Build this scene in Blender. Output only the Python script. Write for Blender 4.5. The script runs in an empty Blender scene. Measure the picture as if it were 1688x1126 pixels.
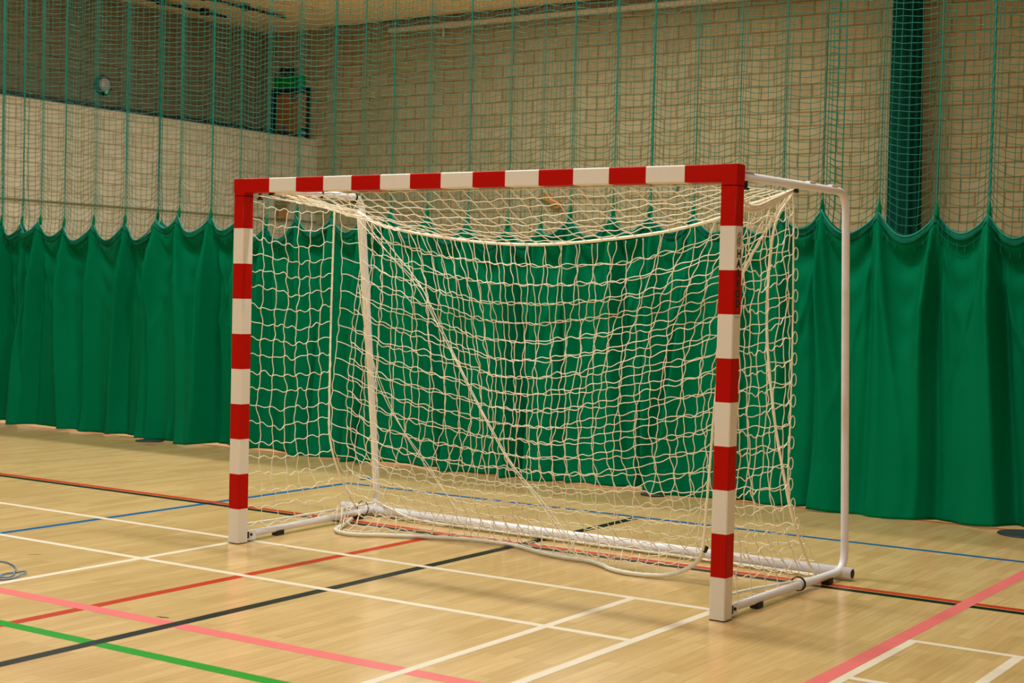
import bpy, bmesh, math, random
import numpy as np
from mathutils import Vector, Matrix

random.seed(7)
rng = np.random.default_rng(11)
C = bpy.context.scene.collection
PI = math.pi

# ------------------------------------------------------------------ materials
def mat(name, col, rough=0.5, spec=0.5, metal=0.0):
    m = bpy.data.materials.new(name); m.use_nodes = True
    b = m.node_tree.nodes['Principled BSDF']
    b.inputs['Base Color'].default_value = (*col, 1)
    b.inputs['Roughness'].default_value = rough
    b.inputs['Specular IOR Level'].default_value = spec
    b.inputs['Metallic'].default_value = metal
    return m

def nodes(m):
    nt = m.node_tree
    return nt, nt.nodes, nt.links, nt.nodes['Principled BSDF']

def vary(m, col, amount=0.12, scale=6.0, bump=0.0, bscale=60.0, stretch=(1, 1, 1)):
    """procedural tone variation (and a fine bump) over object coordinates"""
    nt, N, L, b = nodes(m)
    tc = N.new('ShaderNodeTexCoord'); mp = N.new('ShaderNodeMapping')
    mp.inputs['Scale'].default_value = stretch
    L.new(tc.outputs['Object'], mp.inputs['Vector'])
    no = N.new('ShaderNodeTexNoise'); no.inputs['Scale'].default_value = scale
    no.inputs['Detail'].default_value = 4
    L.new(mp.outputs['Vector'], no.inputs['Vector'])
    mx = N.new('ShaderNodeMix'); mx.data_type = 'RGBA'
    mx.inputs['A'].default_value = (*[c*(1-amount) for c in col], 1)
    mx.inputs['B'].default_value = (*[min(1, c*(1+amount)) for c in col], 1)
    L.new(no.outputs['Fac'], mx.inputs['Factor'])
    L.new(mx.outputs['Result'], b.inputs['Base Color'])
    if bump:
        n2 = N.new('ShaderNodeTexNoise'); n2.inputs['Scale'].default_value = bscale
        L.new(tc.outputs['Object'], n2.inputs['Vector'])
        bp = N.new('ShaderNodeBump'); bp.inputs['Strength'].default_value = bump
        bp.inputs['Distance'].default_value = 0.002
        L.new(n2.outputs['Fac'], bp.inputs['Height']); L.new(bp.outputs['Normal'], b.inputs['Normal'])
    return m

def vmat(name, col, rough=0.5, spec=0.5, amount=0.1, scale=6.0, bump=0.0, bscale=60., metal=0.):
    return vary(mat(name, col, rough, spec, metal), col, amount, scale, bump, bscale)

def wood_floor():
    m = mat('maple_floor', (.6, .4, .18), .33, .5)
    nt, N, L, b = nodes(m)
    tc = N.new('ShaderNodeTexCoord')
    sx = N.new('ShaderNodeSeparateXYZ'); L.new(tc.outputs['Object'], sx.inputs[0])
    cb = N.new('ShaderNodeCombineXYZ'); L.new(sx.outputs['Y'], cb.inputs['X']); L.new(sx.outputs['X'], cb.inputs['Y'])
    br = N.new('ShaderNodeTexBrick'); L.new(cb.outputs[0], br.inputs['Vector'])
    br.offset = 0.37; br.offset_frequency = 2; br.squash = 1.0
    br.inputs['Scale'].default_value = 1.0
    br.inputs['Brick Width'].default_value = .52; br.inputs['Row Height'].default_value = .066
    br.inputs['Mortar Size'].default_value = .0007; br.inputs['Mortar Smooth'].default_value = .3
    br.inputs['Bias'].default_value = 0
    br.inputs['Color1'].default_value = WOOD1; br.inputs['Color2'].default_value = WOOD2
    br.inputs['Mortar'].default_value = (.40, .245, .095, 1)
    # long grain
    mp = N.new('ShaderNodeMapping'); mp.inputs['Scale'].default_value = (1.4, 26, 1)
    L.new(cb.outputs[0], mp.inputs['Vector'])
    no = N.new('ShaderNodeTexNoise'); no.inputs['Scale'].default_value = 2.2; no.inputs['Detail'].default_value = 5
    L.new(mp.outputs[0], no.inputs['Vector'])
    cr = N.new('ShaderNodeValToRGB')
    cr.color_ramp.elements[0].position = .3; cr.color_ramp.elements[0].color = (.88, .87, .84, 1)
    cr.color_ramp.elements[1].position = .7; cr.color_ramp.elements[1].color = (1.05, 1.05, 1.07, 1)
    L.new(no.outputs['Fac'], cr.inputs['Fac'])
    mu = N.new('ShaderNodeMix'); mu.data_type = 'RGBA'; mu.blend_type = 'MULTIPLY'; mu.inputs['Factor'].default_value = 1
    L.new(br.outputs['Color'], mu.inputs['A']); L.new(cr.outputs['Color'], mu.inputs['B'])
    # larger worn patches
    n3 = N.new('ShaderNodeTexNoise'); n3.inputs['Scale'].default_value = 1.3; n3.inputs['Detail'].default_value = 3
    L.new(tc.outputs['Object'], n3.inputs['Vector'])
    cr3 = N.new('ShaderNodeValToRGB')
    cr3.color_ramp.elements[0].color = (.93, .92, .9, 1); cr3.color_ramp.elements[1].color = (1.05, 1.05, 1.06, 1)
    L.new(n3.outputs['Fac'], cr3.inputs['Fac'])
    mu2 = N.new('ShaderNodeMix'); mu2.data_type = 'RGBA'; mu2.blend_type = 'MULTIPLY'; mu2.inputs['Factor'].default_value = 1
    L.new(mu.outputs['Result'], mu2.inputs['A']); L.new(cr3.outputs['Color'], mu2.inputs['B'])
    L.new(mu2.outputs['Result'], b.inputs['Base Color'])
    rr = N.new('ShaderNodeMapRange'); rr.inputs['To Min'].default_value = .15; rr.inputs['To Max'].default_value = .25
    L.new(n3.outputs['Fac'], rr.inputs['Value']); L.new(rr.outputs['Result'], b.inputs['Roughness'])
    return m


def block_wall(name, axes, c1, c2, mortar, bw=.45, bh=.225, ms=.012):
    m = mat(name, c1, .85, .2)
    nt, N, L, b = nodes(m)
    tc = N.new('ShaderNodeTexCoord')
    sx = N.new('ShaderNodeSeparateXYZ'); L.new(tc.outputs['Object'], sx.inputs[0])
    cb = N.new('ShaderNodeCombineXYZ'); L.new(sx.outputs[axes[0]], cb.inputs['X']); L.new(sx.outputs[axes[1]], cb.inputs['Y'])
    br = N.new('ShaderNodeTexBrick'); L.new(cb.outputs[0], br.inputs['Vector'])
    br.inputs['Scale'].default_value = 1
    br.inputs['Brick Width'].default_value = bw; br.inputs['Row Height'].default_value = bh
    br.inputs['Mortar Size'].default_value = ms; br.inputs['Mortar Smooth'].default_value = .2
    br.inputs['Color1'].default_value = (*c1, 1); br.inputs['Color2'].default_value = (*c2, 1)
    br.inputs['Mortar'].default_value = (*mortar, 1)
    no = N.new('ShaderNodeTexNoise'); no.inputs['Scale'].default_value = 9; no.inputs['Detail'].default_value = 5
    L.new(tc.outputs['Object'], no.inputs['Vector'])
    cr = N.new('ShaderNodeValToRGB')
    cr.color_ramp.elements[0].position = .3; cr.color_ramp.elements[0].color = (.88, .87, .86, 1)
    cr.color_ramp.elements[1].position = .75; cr.color_ramp.elements[1].color = (1.06, 1.06, 1.06, 1)
    L.new(no.outputs['Fac'], cr.inputs['Fac'])
    mu = N.new('ShaderNodeMix'); mu.data_type = 'RGBA'; mu.blend_type = 'MULTIPLY'; mu.inputs['Factor'].default_value = 1
    L.new(br.outputs['Color'], mu.inputs['A']); L.new(cr.outputs['Color'], mu.inputs['B'])
    L.new(mu.outputs['Result'], b.inputs['Base Color'])
    bp = N.new('ShaderNodeBump'); bp.inputs['Strength'].default_value = .4; bp.inputs['Distance'].default_value = .006; bp.invert = True
    L.new(br.outputs['Fac'], bp.inputs['Height']); L.new(bp.outputs['Normal'], b.inputs['Normal'])
    return m

WOOD1 = (.70, .475, .215, 1); WOOD2 = (.60, .385, .155, 1)
M = {}
M['floor'] = wood_floor()
def paint(n, c): return vmat('paint_'+n, c, .30, .07, .08, 14)
M['l_white'] = paint('white', (.72, .63, .50)); M['l_red'] = paint('red', (.46, .030, .008))
M['l_black'] = paint('black', (.010, .011, .008)); M['l_pink'] = paint('pink', (.72, .16, .16))
M['l_green'] = paint('green', (.010, .27, .012)); M['l_blue'] = paint('blue', (.010, .095, .28))
M['l_orange'] = paint('orange', (.50, .11, .025)); M['l_mark'] = paint('mark', (.16, .10, .05))
M['block_back'] = block_wall('block_back', ('X', 'Z'), (.45, .385, .235), (.38, .32, .185), (.24, .165, .06))
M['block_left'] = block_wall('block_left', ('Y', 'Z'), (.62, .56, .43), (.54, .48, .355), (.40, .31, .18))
M['block_gal_shaded'] = block_wall('block_gal_shaded', ('Y', 'Z'), (.29, .245, .15), (.25, .21, .125), (.17, .125, .065))  # block colour darkened to carry the shade of the unlit gallery
M['ceil'] = vmat('ceiling_board', (.86, .72, .50), .8, .2, .06, 2)
M['plain'] = vmat('plain_wall', (.55, .49, .38), .8, .2, .06, 2)
M['red'] = vmat('red_paint', (.46, .004, .0005), .45, .10, .05, 5)
M['white'] = vmat('white_post_paint', (.77, .715, .655), .40, .3, .035, 5)
M['tube'] = vmat('white_tube_paint', (.76, .75, .80), .28, .5, .03, 8)
M['rubber'] = vmat('black_rubber', (.012, .012, .012), .6, .4, .2, 30)
M['seam'] = mat('dark_seam', (.02, .005, .004), .8, .1)
M['steel'] = vmat('dull_steel', (.35, .34, .33), .35, .5, .1, 20, metal=.8)
M['ink'] = mat('black_ink', (.012, .012, .014), .5, .4)
M['net'] = vmat('cream_cord', (.90, .83, .68), .7, .2, .08, 40, .3, 400)
M['rope'] = vmat('white_braid', (.72, .70, .60), .7, .3, .22, 160, .8, 260)
M['skirt'] = vmat('green_vinyl', (.0006, .150, .062), .42, .11, .06, 2.2)
M['netting'] = vmat('teal_twine', (.004, .150, .105), .6, .15, .15, 20)
M['cord'] = vmat('teal_cord', (.004, .20, .145), .55, .15, .3, 60)
M['hem'] = vmat('teal_hem', (.001, .118, .068), .6, .1, .45, 22)
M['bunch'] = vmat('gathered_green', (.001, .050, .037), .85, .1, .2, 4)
M['dark'] = vmat('dark_metal', (.012, .014, .018), .45, .4, .1, 10)
M['beam'] = vmat('grey_beam', (.30, .255, .19), .6, .3, .08, 3)
M['flange'] = vmat('white_flange', (.66, .60, .54), .5, .4, .05, 3)
M['doorwood'] = vmat('orange_wood', (.42, .17, .035), .45, .4, .18, 5)
M['exit'] = vmat('exit_green', (.0, .26, .01), .4, .4, .08, 10)
M['lens'] = vmat('lamp_lens', (.55, .53, .52), .3, .5, .05, 10)
M['paper'] = vmat('notice_paper', (.55, .52, .48), .7, .2, .05, 8)
M['bluepaper'] = vmat('notice_blue', (.06, .10, .42), .6, .2, .05, 8)
M['olive'] = vmat('olive_box', (.20, .15, .055), .6, .3, .1, 10)
M['greybox'] = vmat('grey_fitting', (.30, .30, .30), .5, .3, .1, 10)
M['orangepad'] = vmat('orange_pad', (.48, .21, .04), .6, .3, .25, 9)
M['disc'] = vmat('blue_cover', (.035, .055, .06), .5, .4, .1, 20)
M['tape'] = vmat('pink_tape', (.50, .10, .15), .5, .4, .1, 20)
M['cable'] = vmat('blue_cable', (.14, .23, .34), .45, .3, .1, 40)
M['batten'] = vmat('batten_white', (.75, .62, .42), .5, .4, .05, 5)
led = mat('green_led', (.05, .5, .2), .4)
led.node_tree.nodes['Principled BSDF'].inputs['Emission Color'].default_value = (.05, .8, .3, 1)
led.node_tree.nodes['Principled BSDF'].inputs['Emission Strength'].default_value = .55
M['led'] = led

# ------------------------------------------------------------------ mesh helpers
class MB:
    """collects shapes, links them as ONE mesh object"""
    def __init__(s): s.v = []; s.f = []; s.mi = []; s.n = 0; s.smooth = []
    def add(s, v, f, mi=0, smooth=True):
        v = np.asarray(v, float); s.v.append(v)
        for q in f: s.f.append([i + s.n for i in q]); s.mi.append(mi); s.smooth.append(smooth)
        s.n += len(v); return s
    def box(s, x0, x1, y0, y1, z0, z1, mi=0):
        v = [(x, y, z) for z in (z0, z1) for y in (y0, y1) for x in (x0, x1)]
        f = [(0, 2, 3, 1), (4, 5, 7, 6), (0, 1, 5, 4), (2, 6, 7, 3), (0, 4, 6, 2), (1, 3, 7, 5)]
        return s.add(v, f, mi, False)
    def quad(s, x0, x1, y0, y1, z, mi=0):
        return s.add([(x0, y0, z), (x1, y0, z), (x1, y1, z), (x0, y1, z)], [(0, 1, 2, 3)], mi, False)
    def tube(s, P, r, k=6, mi=0, cap=True, closed=False):
        P = np.asarray(P, float); n = len(P)
        if closed: T = np.roll(P, -1, 0) - np.roll(P, 1, 0)
        else: T = np.gradient(P, axis=0)
        T /= np.linalg.norm(T, axis=1)[:, None] + 1e-12
        a = np.array([0, 0, 1.]) if abs(T[:, 2]).mean() < .8 else np.array([1., 0, 0])
        U = np.cross(T, a); bad = np.linalg.norm(U, axis=1) < 1e-3
        U[bad] = np.cross(T[bad], np.array([.3, .9, .1]))
        # keep frames from flipping
        for i in range(1, n):
            U[i] = U[i-1] - T[i]*np.dot(U[i-1], T[i])
            U[i] /= np.linalg.norm(U[i]) + 1e-12
        U[0] /= np.linalg.norm(U[0]) + 1e-12
        V = np.cross(T, U)
        r = np.broadcast_to(np.asarray(r, float), (n,))
        an = np.arange(k)*2*PI/k
        ring = P[:, None] + r[:, None, None]*(np.cos(an)[None, :, None]*U[:, None] + np.sin(an)[None, :, None]*V[:, None])
        v = ring.reshape(-1, 3); f = []
        m = n if closed else n-1
        for i in range(m):
            j = (i+1) % n
            for q in range(k):
                w = (q+1) % k
                f.append((i*k+q, i*k+w, j*k+w, j*k+q))
        if cap and not closed:
            f.append(tuple(range(k-1, -1, -1))); f.append(tuple((n-1)*k+q for q in range(k)))
        return s.add(v, f, mi, True)
    def fast_tube(s, P, r, k=4, mi=0):
        """thin twine: cheap frame, no caps"""
        P = np.asarray(P, float); n = len(P)
        T = np.gradient(P, axis=0); T /= np.linalg.norm(T, axis=1)[:, None] + 1e-12
        a = np.array([0.13, 1., 0.07])
        U = np.cross(T, a); U /= np.linalg.norm(U, axis=1)[:, None] + 1e-9
        V = np.cross(T, U); an = np.arange(k)*2*PI/k
        ring = P[:, None] + r*(np.cos(an)[None, :, None]*U[:, None] + np.sin(an)[None, :, None]*V[:, None])
        f = [(i*k+q, i*k+(q+1) % k, (i+1)*k+(q+1) % k, (i+1)*k+q) for i in range(n-1) for q in range(k)]
        return s.add(ring.reshape(-1, 3), f, mi, True)
    def knot(s, p, r, mi=0):
        p = np.asarray(p)
        d = np.array([(1, 0, 0), (-1, 0, 0), (0, 1, 0), (0, -1, 0), (0, 0, 1), (0, 0, -1)])*r
        return s.add(p + d, [(0, 2, 4), (2, 1, 4), (1, 3, 4), (3, 0, 4), (2, 0, 5), (1, 2, 5), (3, 1, 5), (0, 3, 5)], mi, True)
    def cyl(s, c0, c1, r0, r1=None, k=24, mi=0):
        r1 = r0 if r1 is None else r1
        return s.tube([c0, c1], np.array([r0, r1]), k, mi)
    def prism(s, pts, axis_fn, d0, d1, mi=0):
        """outline pts (a,b) extruded between d0 and d1; axis_fn(a,b,d)->xyz"""
        n = len(pts)
        v = [axis_fn(a, b, d0) for a, b in pts] + [axis_fn(a, b, d1) for a, b in pts]
        f = [tuple(range(n-1, -1, -1)), tuple(range(n, 2*n))] + [(i, (i+1) % n, n+(i+1) % n, n+i) for i in range(n)]
        return s.add(v, f, mi, False)
    def build(s, name, mats, parent=None, bevel=0.0, segs=2, loc=None):
        me = bpy.data.meshes.new(name)
        V = np.concatenate(s.v)
        me.from_pydata(V.tolist(), [], s.f)
        mats = mats if isinstance(mats, (list, tuple)) else [mats]
        for m in mats: me.materials.append(m)
        me.polygons.foreach_set('material_index', s.mi)
        me.polygons.foreach_set('use_smooth', s.smooth)
        me.update()
        o = bpy.data.objects.new(name, me); C.objects.link(o)
        if parent is not None: o.parent = parent
        if loc is not None: o.location = loc
        if bevel:
            b = o.modifiers.new('bevel', 'BEVEL'); b.width = bevel; b.segments = segs; b.limit_method = 'ANGLE'
            b.harden_normals = False
        return o

def tag(o, label, cat, group=None):
    o['label'] = label; o['category'] = cat
    if group: o['group'] = group
    return o
def thing(name, label, cat, loc=(0, 0, 0), rz=0, group=None):
    o = bpy.data.objects.new(name, None); C.objects.link(o); o.empty_display_size = .1
    o.location = loc; o.rotation_euler = (0, 0, rz)
    return tag(o, label, cat, group)
def struct(o): o['kind'] = 'structure'; return o
def plabel(o, label): o['label'] = label; return o

def catmull(P, m=6):
    P = np.asarray(P, float); n = len(P)
    E = np.vstack([2*P[0]-P[1], P, 2*P[-1]-P[-2]]); out = []
    for i in range(n-1):
        a, b, c, d = E[i], E[i+1], E[i+2], E[i+3]
        for t in np.arange(m)/m:
            out.append(.5*((2*b) + (c-a)*t + (2*a-5*b+4*c-d)*t*t + (3*b-a-3*c+d)*t**3))
    out.append(P[-1]); return np.array(out)

# ------------------------------------------------------------------ the hall
# floor with its painted court lines (one mesh, painted pattern in its own slots)
FX0, FX1, FY0, FY1 = -14.15, 12.0, -14.0, 17.0
fm = MB()
fm.box(FX0-1.4, FX1, FY0, FY1, -.1, 0, 0)
names = ['l_white', 'l_red', 'l_black', 'l_pink', 'l_green', 'l_blue', 'l_orange', 'l_mark']
lev = [0]
def line(c, x0, x1, y0, y1):
    lev[0] += 1
    fm.quad(x0, x1, y0, y1, .00004*lev[0], 1+names.index(c))
line('l_orange', -12, 10, 3.685, 3.745)
line('l_blue', -1.235, 10, 2.492, 2.548)
line('l_blue', -1.235, -1.175, -6, 2.548)
line('l_blue', -1.30, -1.24, 2.74, 2.96)
line('l_black', -12, 10, 1.012, 1.076)
line('l_red', -12, 10, 1.088, 1.148)
line('l_red', .718, .782, -6, 1.088)
line('l_black', 1.268, 1.334, -6, 2.492)
line('l_green', -6, 6, -2.15, -2.08)
line('l_pink', -6, 6, -1.716, -1.630)
line('l_pink', 3.872, 3.945, -6, 6)
line('l_black', 1.268, 1.334, -6, -1.0)
line('l_white', -12, 3.035, .122, .172)
line('l_white', -12, 3.035, -.682, -.634)
line('l_white', -.020, .028, -6, .122)
line('l_white', 2.548, 2.592, -6, .122)
line('l_white', 2.988, 3.035, -6, .172)
line('l_white', 3.948, 3.990, -6, .148)
line('l_white', 3.990, 9, .105, .148)
line('l_white', 3.990, 9, -.690, -.645)
line('l_white', 4.402, 4.448, -6, .105)
# scuffs and specks on the boards
def fleck(cx, cy, l, w, a, mi='l_black'):
    lev[0] += 1
    ca, sa = math.cos(a), math.sin(a)
    pts = [(-l, 0), (-l*.3, -w), (l*.6, -w*.6), (l, 0), (l*.4, w), (-l*.5, w*.7)]
    fm.add([(cx+ca*x-sa*y, cy+sa*x+ca*y, .00004*lev[0]) for x, y in pts], [tuple(range(6))], 1+names.index(mi), False)
fleck(1.16, -1.60, .035, .008, .3); fleck(.39, .10, .03, .006, .2, 'l_mark'); fleck(.30, .13, .014, .005, 1.2, 'l_mark')
fleck(3.02, .62, .03, .004, .5, 'l_mark'); fleck(-.5, -.95, .05, .004, .9, 'l_mark')
fo = struct(fm.build('floor', [M['floor']] + [M[n] for n in names]))
# dark curved scuff by the cable loop
WX = -14.15; GX = -15.53; BY = 17.0; CZ = 6.63
struct(MB().box(GX-.3, FX1, BY, BY+.3, 0, CZ+.4).build('wall_back', M['block_back']))
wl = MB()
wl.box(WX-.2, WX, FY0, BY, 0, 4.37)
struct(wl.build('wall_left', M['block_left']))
struct(MB().box(GX-.3, GX, FY0, BY, 0, CZ+.4).build('wall_gallery', M['block_gal_shaded']))
struct(MB().box(GX, WX-.2, FY0, BY, 3.12, 3.32).build('floor_gallery', M['plain']))
struct(MB().box(FX1, FX1+.3, FY0, BY, 0, CZ+.4).build('wall_right', M['plain']))
struct(MB().box(GX-.3, FX1, FY0-.3, FY0, 0, CZ+.4).build('wall_front', M['plain']))
struct(MB().box(GX-.3, FX1, FY0, BY, CZ, CZ+.2).build('ceiling', M['ceil']))
# thin ledge along the gallery wall, coping along its top
struct(MB().box(WX, WX+.018, FY0, BY, 2.74, 2.775).build('trim_1', M['olive']))
struct(MB().box(WX-.21, WX+.012, FY0, BY, 4.37, 4.40).build('trim_2', M['plain']))
# steel rail along the top of the far wall
t3 = MB(); t3.box(-13.95, 8, BY-.14, BY, 6.46, 6.60)
tr = struct(t3.build('trim_3', M['beam'], bevel=.006))
fl = MB(); fl.box(-12.2, 8, BY-.24, BY-.10, 6.38, 6.46); fl.build('flange', M['flange'], tr, bevel=.006)
for hx in (-13.6, -10.97):
    MB().cyl((hx, BY-.12, 6.22), (hx, BY-.12, 6.40), .022, k=10).build('hanger_rod', M['flange'], tr)

# handrail on the gallery wall
h = thing('handrail', 'dark slim handrail running along the top of the gallery wall', 'handrail', (WX-.05, 0, 4.40))
MB().tube([(0, 9.0, .06), (0, 16.7, .06)], .032, 10).build('rail', M['dark'], h)
for yy in np.arange(9.2, 16.8, 1.25):
    MB().cyl((0, yy, -.02), (0, yy, .05), .014, k=8).build('bracket', M['dark'], h)

# gallery door in the far wall
d = MB(); d.box(-15.36, -15.22, BY-.05, BY, 3.32, 5.46); d.box(-14.40, -14.33, BY-.05, BY, 3.32, 5.46); d.box(-15.36, -14.33, BY-.05, BY, 5.36, 5.46)
do = struct(d.build('door_1', M['dark'], bevel=.004))
lf = MB().box(-15.22, -14.40, BY-.03, BY, 3.32, 5.36).build('door_leaf', M['doorwood'], do)
MB().box(-14.80, -14.66, BY-.08, BY-.03, 5.22, 5.32).build('door_closer', M['steel'], lf, bevel=.004)
MB().box(-15.06, -14.98, BY-.036, BY-.03, 4.50, 4.72).build('blue_notice', M['bluepaper'], lf)
MB().box(-14.60, -14.42, BY-.036, BY-.03, 4.08, 4.58).build('white_notice', M['paper'], lf)
MB().box(-14.60, -14.42, BY-.040, BY-.03, 4.58, 4.66).build('push_plate', M['dark'], lf)

# emergency light with two lamp heads above the door
e = thing('exit_light', 'green exit light with two dark lamp heads above the gallery door', 'exit sign', (-14.88, BY, 5.48))
MB().box(-.41, .41, -.07, 0, 0, .24).build('panel', M['exit'], e, bevel=.008)
for sx in (-.12, .09):
    m = MB(); m.cyl((sx, -.05, .24), (sx, -.05, .30), .015, k=8)
    m.tube([(sx, .0-.01, .345), (sx, -.05, .345), (sx, -.13, .335)], [.045, .062, .072], 14)
    m.build('lamp_head', M['dark'], e)

b_ = thing('bulkhead_light', 'round grey bulkhead light with a green indicator on the dark gallery wall', 'wall light', (GX, 12.64, 5.03))
m = MB(); m.tube([(0, 0, 0), (.05, 0, 0), (.075, 0, 0)], [.185, .185, .165], 28); m.build('housing', M['dark'], b_)
m = MB(); m.tube([(.07, 0, 0), (.10, 0, 0), (.125, 0, 0), (.138, 0, 0)], [.135, .128, .09, .03], 28); m.build('lens', M['lens'], b_)
m = MB(); m.tube([(.09, .02, -.125), (.12, .02, -.125), (.135, .02, -.125)], [.036, .034, .014], 14); m.build('indicator', M['led'], b_)

# fittings on the left wall
w = thing('wall_cabinet', 'small olive brown box on the left wall, framed by the top left of the goal', 'wall box', (WX, 15.92, 2.75))
MB().box(0, .09, -.13, .13, 0, .36).build('body', M['olive'], w, bevel=.006)
MB().box(.09, .10, -.11, .11, .03, .18).build('door', M['doorwood'], w, bevel=.003)
sp = thing('wall_sensor', 'little grey fitting above the olive brown box on the left wall', 'sensor', (WX, 16.08, 3.13))
MB().box(0, .12, -.10, .10, 0, .06).build('body', M['greybox'], sp, bevel=.006)
MB().box(.02, .10, -.07, .07, .06, .085).build('cap', M['lens'], sp, bevel=.004)

# orange-brown fitting on the far wall
og = [(-8.78, 3.20), (-8.72, 3.25), (-8.60, 3.26), (-8.50, 3.18), (-8.36, 3.12), (-8.30, 3.04), (-8.33, 2.98), (-8.42, 2.97), (-8.52, 3.03), (-8.64, 3.12), (-8.75, 3.15)]
w2 = thing('wall_bracket', 'orange-brown slanted fitting on the far wall, seen through the goal net', 'bracket', (-8.52, BY, 3.1))
MB().prism([(a+8.52, b-3.1) for a, b in og], lambda a, b, d: (a, d, b), -.10, 0).build('plate', M['orangepad'], w2, bevel=.01)
MB().prism([(-.18, .06), (-.04, .10), (.13, -.02), (.17, -.06), (.10, -.06), (-.10, .02)], lambda a, b, d: (a, d, b), -.15, -.09).build('flap', M['orangepad'], w2, bevel=.008)
w3 = thing('socket_box', 'tiny brown socket box on the far wall under the right end of crossbar', 'socket', (-6.03, BY, 3.30))
MB().box(-.05, .05, -.05, 0, -.06, .06).build('body', M['olive'], w3, bevel=.006)
MB().box(-.03, .03, -.058, -.05, -.035, .035).build('face', M['greybox'], w3)

# ceiling fittings over the gallery corner
lb = thing('light_batten', 'pale slim light batten under the ceiling near the far corner', 'ceiling light', (-12.74, 14.2, CZ))
MB().box(-.05, .05, -2.0, 1.25, -.06, 0).build('body', M['batten'], lb, bevel=.006)
MB().box(-.035, .035, -1.95, 1.2, -.085, -.06).build('diffuser', M['batten'], lb, bevel=.008)
for nm, px, y0, y1, lab in (('a', -14.66, 11.5, 14.9, 'dark ceiling pipe with clamps, nearest the gallery wall'), ('b', -13.62, 11.5, 15.4, 'dark ceiling pipe between the light batten and the other pipe')):
    p_ = thing('ceiling_pipe', lab, 'pipe', (px, y0, CZ-.07), group='ceiling pipes')
    MB().tube([(0, 0, 0), (0, y1-y0, 0)], .028, 10).build('pipe_run', M['dark'], p_)
    for yy in np.arange(.6, y1-y0, 1.1):
        MB().box(-.05, .05, yy-.05, yy+.10, -.05, .07).build('clamp', M['dark'], p_, bevel=.004)

# bunched netting hanging by the far wall
bn = thing('gathered_curtain', 'dark green gathered curtain hanging in a bunch against the far wall', 'curtain', (-1.9, BY-.4, 0))
nz, na = 26, 96
v = []; f = []
for i in range(nz):
    t = i/(nz-1); z = .05 + t*6.5
    R = .262 - .05*t
    for j in range(na):
        a = 2*PI*j/na
        r = R*(1 + .09*math.sin(11*a + .6*math.sin(3*t)) + .05*math.sin(23*a+1+2*t) + .03*math.sin(5*a+4*t))
        v.append((r*math.cos(a) - .06*t + .06, r*.75*math.sin(a), z))
for i in range(nz-1):
    for j in range(na):
        f.append((i*na+j, i*na+(j+1) % na, (i+1)*na+(j+1) % na, (i+1)*na+j))
f.append(tuple(range(na-1, -1, -1))); f.append(tuple((nz-1)*na+j for j in range(na)))
MB().add(v, f).build('bunched_fabric', M['bunch'], bn)
# ------------------------------------------------------------------ dividing curtains (vinyl skirt below, netting above)
Y0 = 3.735
PK = [(-7.85, 2.05), (-7.50, 2.06), (-7.15, 2.05), (-6.82, 2.06), (-6.50, 2.05), (-6.22, 2.06), (-5.87, 2.03), (-5.44, 2.04), (-5.00, 2.06), (-4.56, 2.08), (-4.28, 2.12), (-3.87, 2.10), (-3.52, 2.10),
      (-3.19, 2.00), (-2.83, 2.11), (-2.43, 2.09), (-2.10, 2.06), (-1.79, 2.12), (-1.41, 2.10), (-1.00, 2.05), (-.61, 2.00), (-.30, 1.99),
      (-.03, 2.08), (.35, 2.09), (.67, 2.10), (1.03, 2.09), (1.38, 2.08), (1.73, 2.08), (2.03, 2.10), (2.44, 2.09), (2.84, 2.07), (3.19, 2.07), (3.55, 2.07), (3.92, 2.07), (4.3, 2.06), (4.7, 2.06)]
px_ = np.array([p[0] for p in PK]); pz_ = np.array([p[1] for p in PK])
pid = rng.random((len(PK), 8))
def gap(x):
    i = np.clip(np.searchsorted(px_, x) - 1, 0, len(PK)-2)
    t = np.clip((x - px_[i])/(px_[i+1]-px_[i]), 0, 1)
    return i, t
def scallop(x):
    i, t = gap(x); g = px_[i+1]-px_[i]
    base = pz_[i]*(1-t) + pz_[i+1]*t
    c = np.sin(PI*t)
    d = np.minimum(t, 1-t)*g
    return base - .022*(1-np.exp(-d/.015)) - (.33+.10*pid[i, 0])*g*c
def smooth_noise(x, s, seed, fx, fs):
    r = np.random.default_rng(seed); o = 0
    for k in range(5):
        a, b, c = r.uniform(.6, 1.6)*fx, r.uniform(-1, 1)*fs, r.uniform(0, 2*PI)
        o = o + np.sin(a*x + b*s + c)*r.uniform(.5, 1)
    return o/3.
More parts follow.
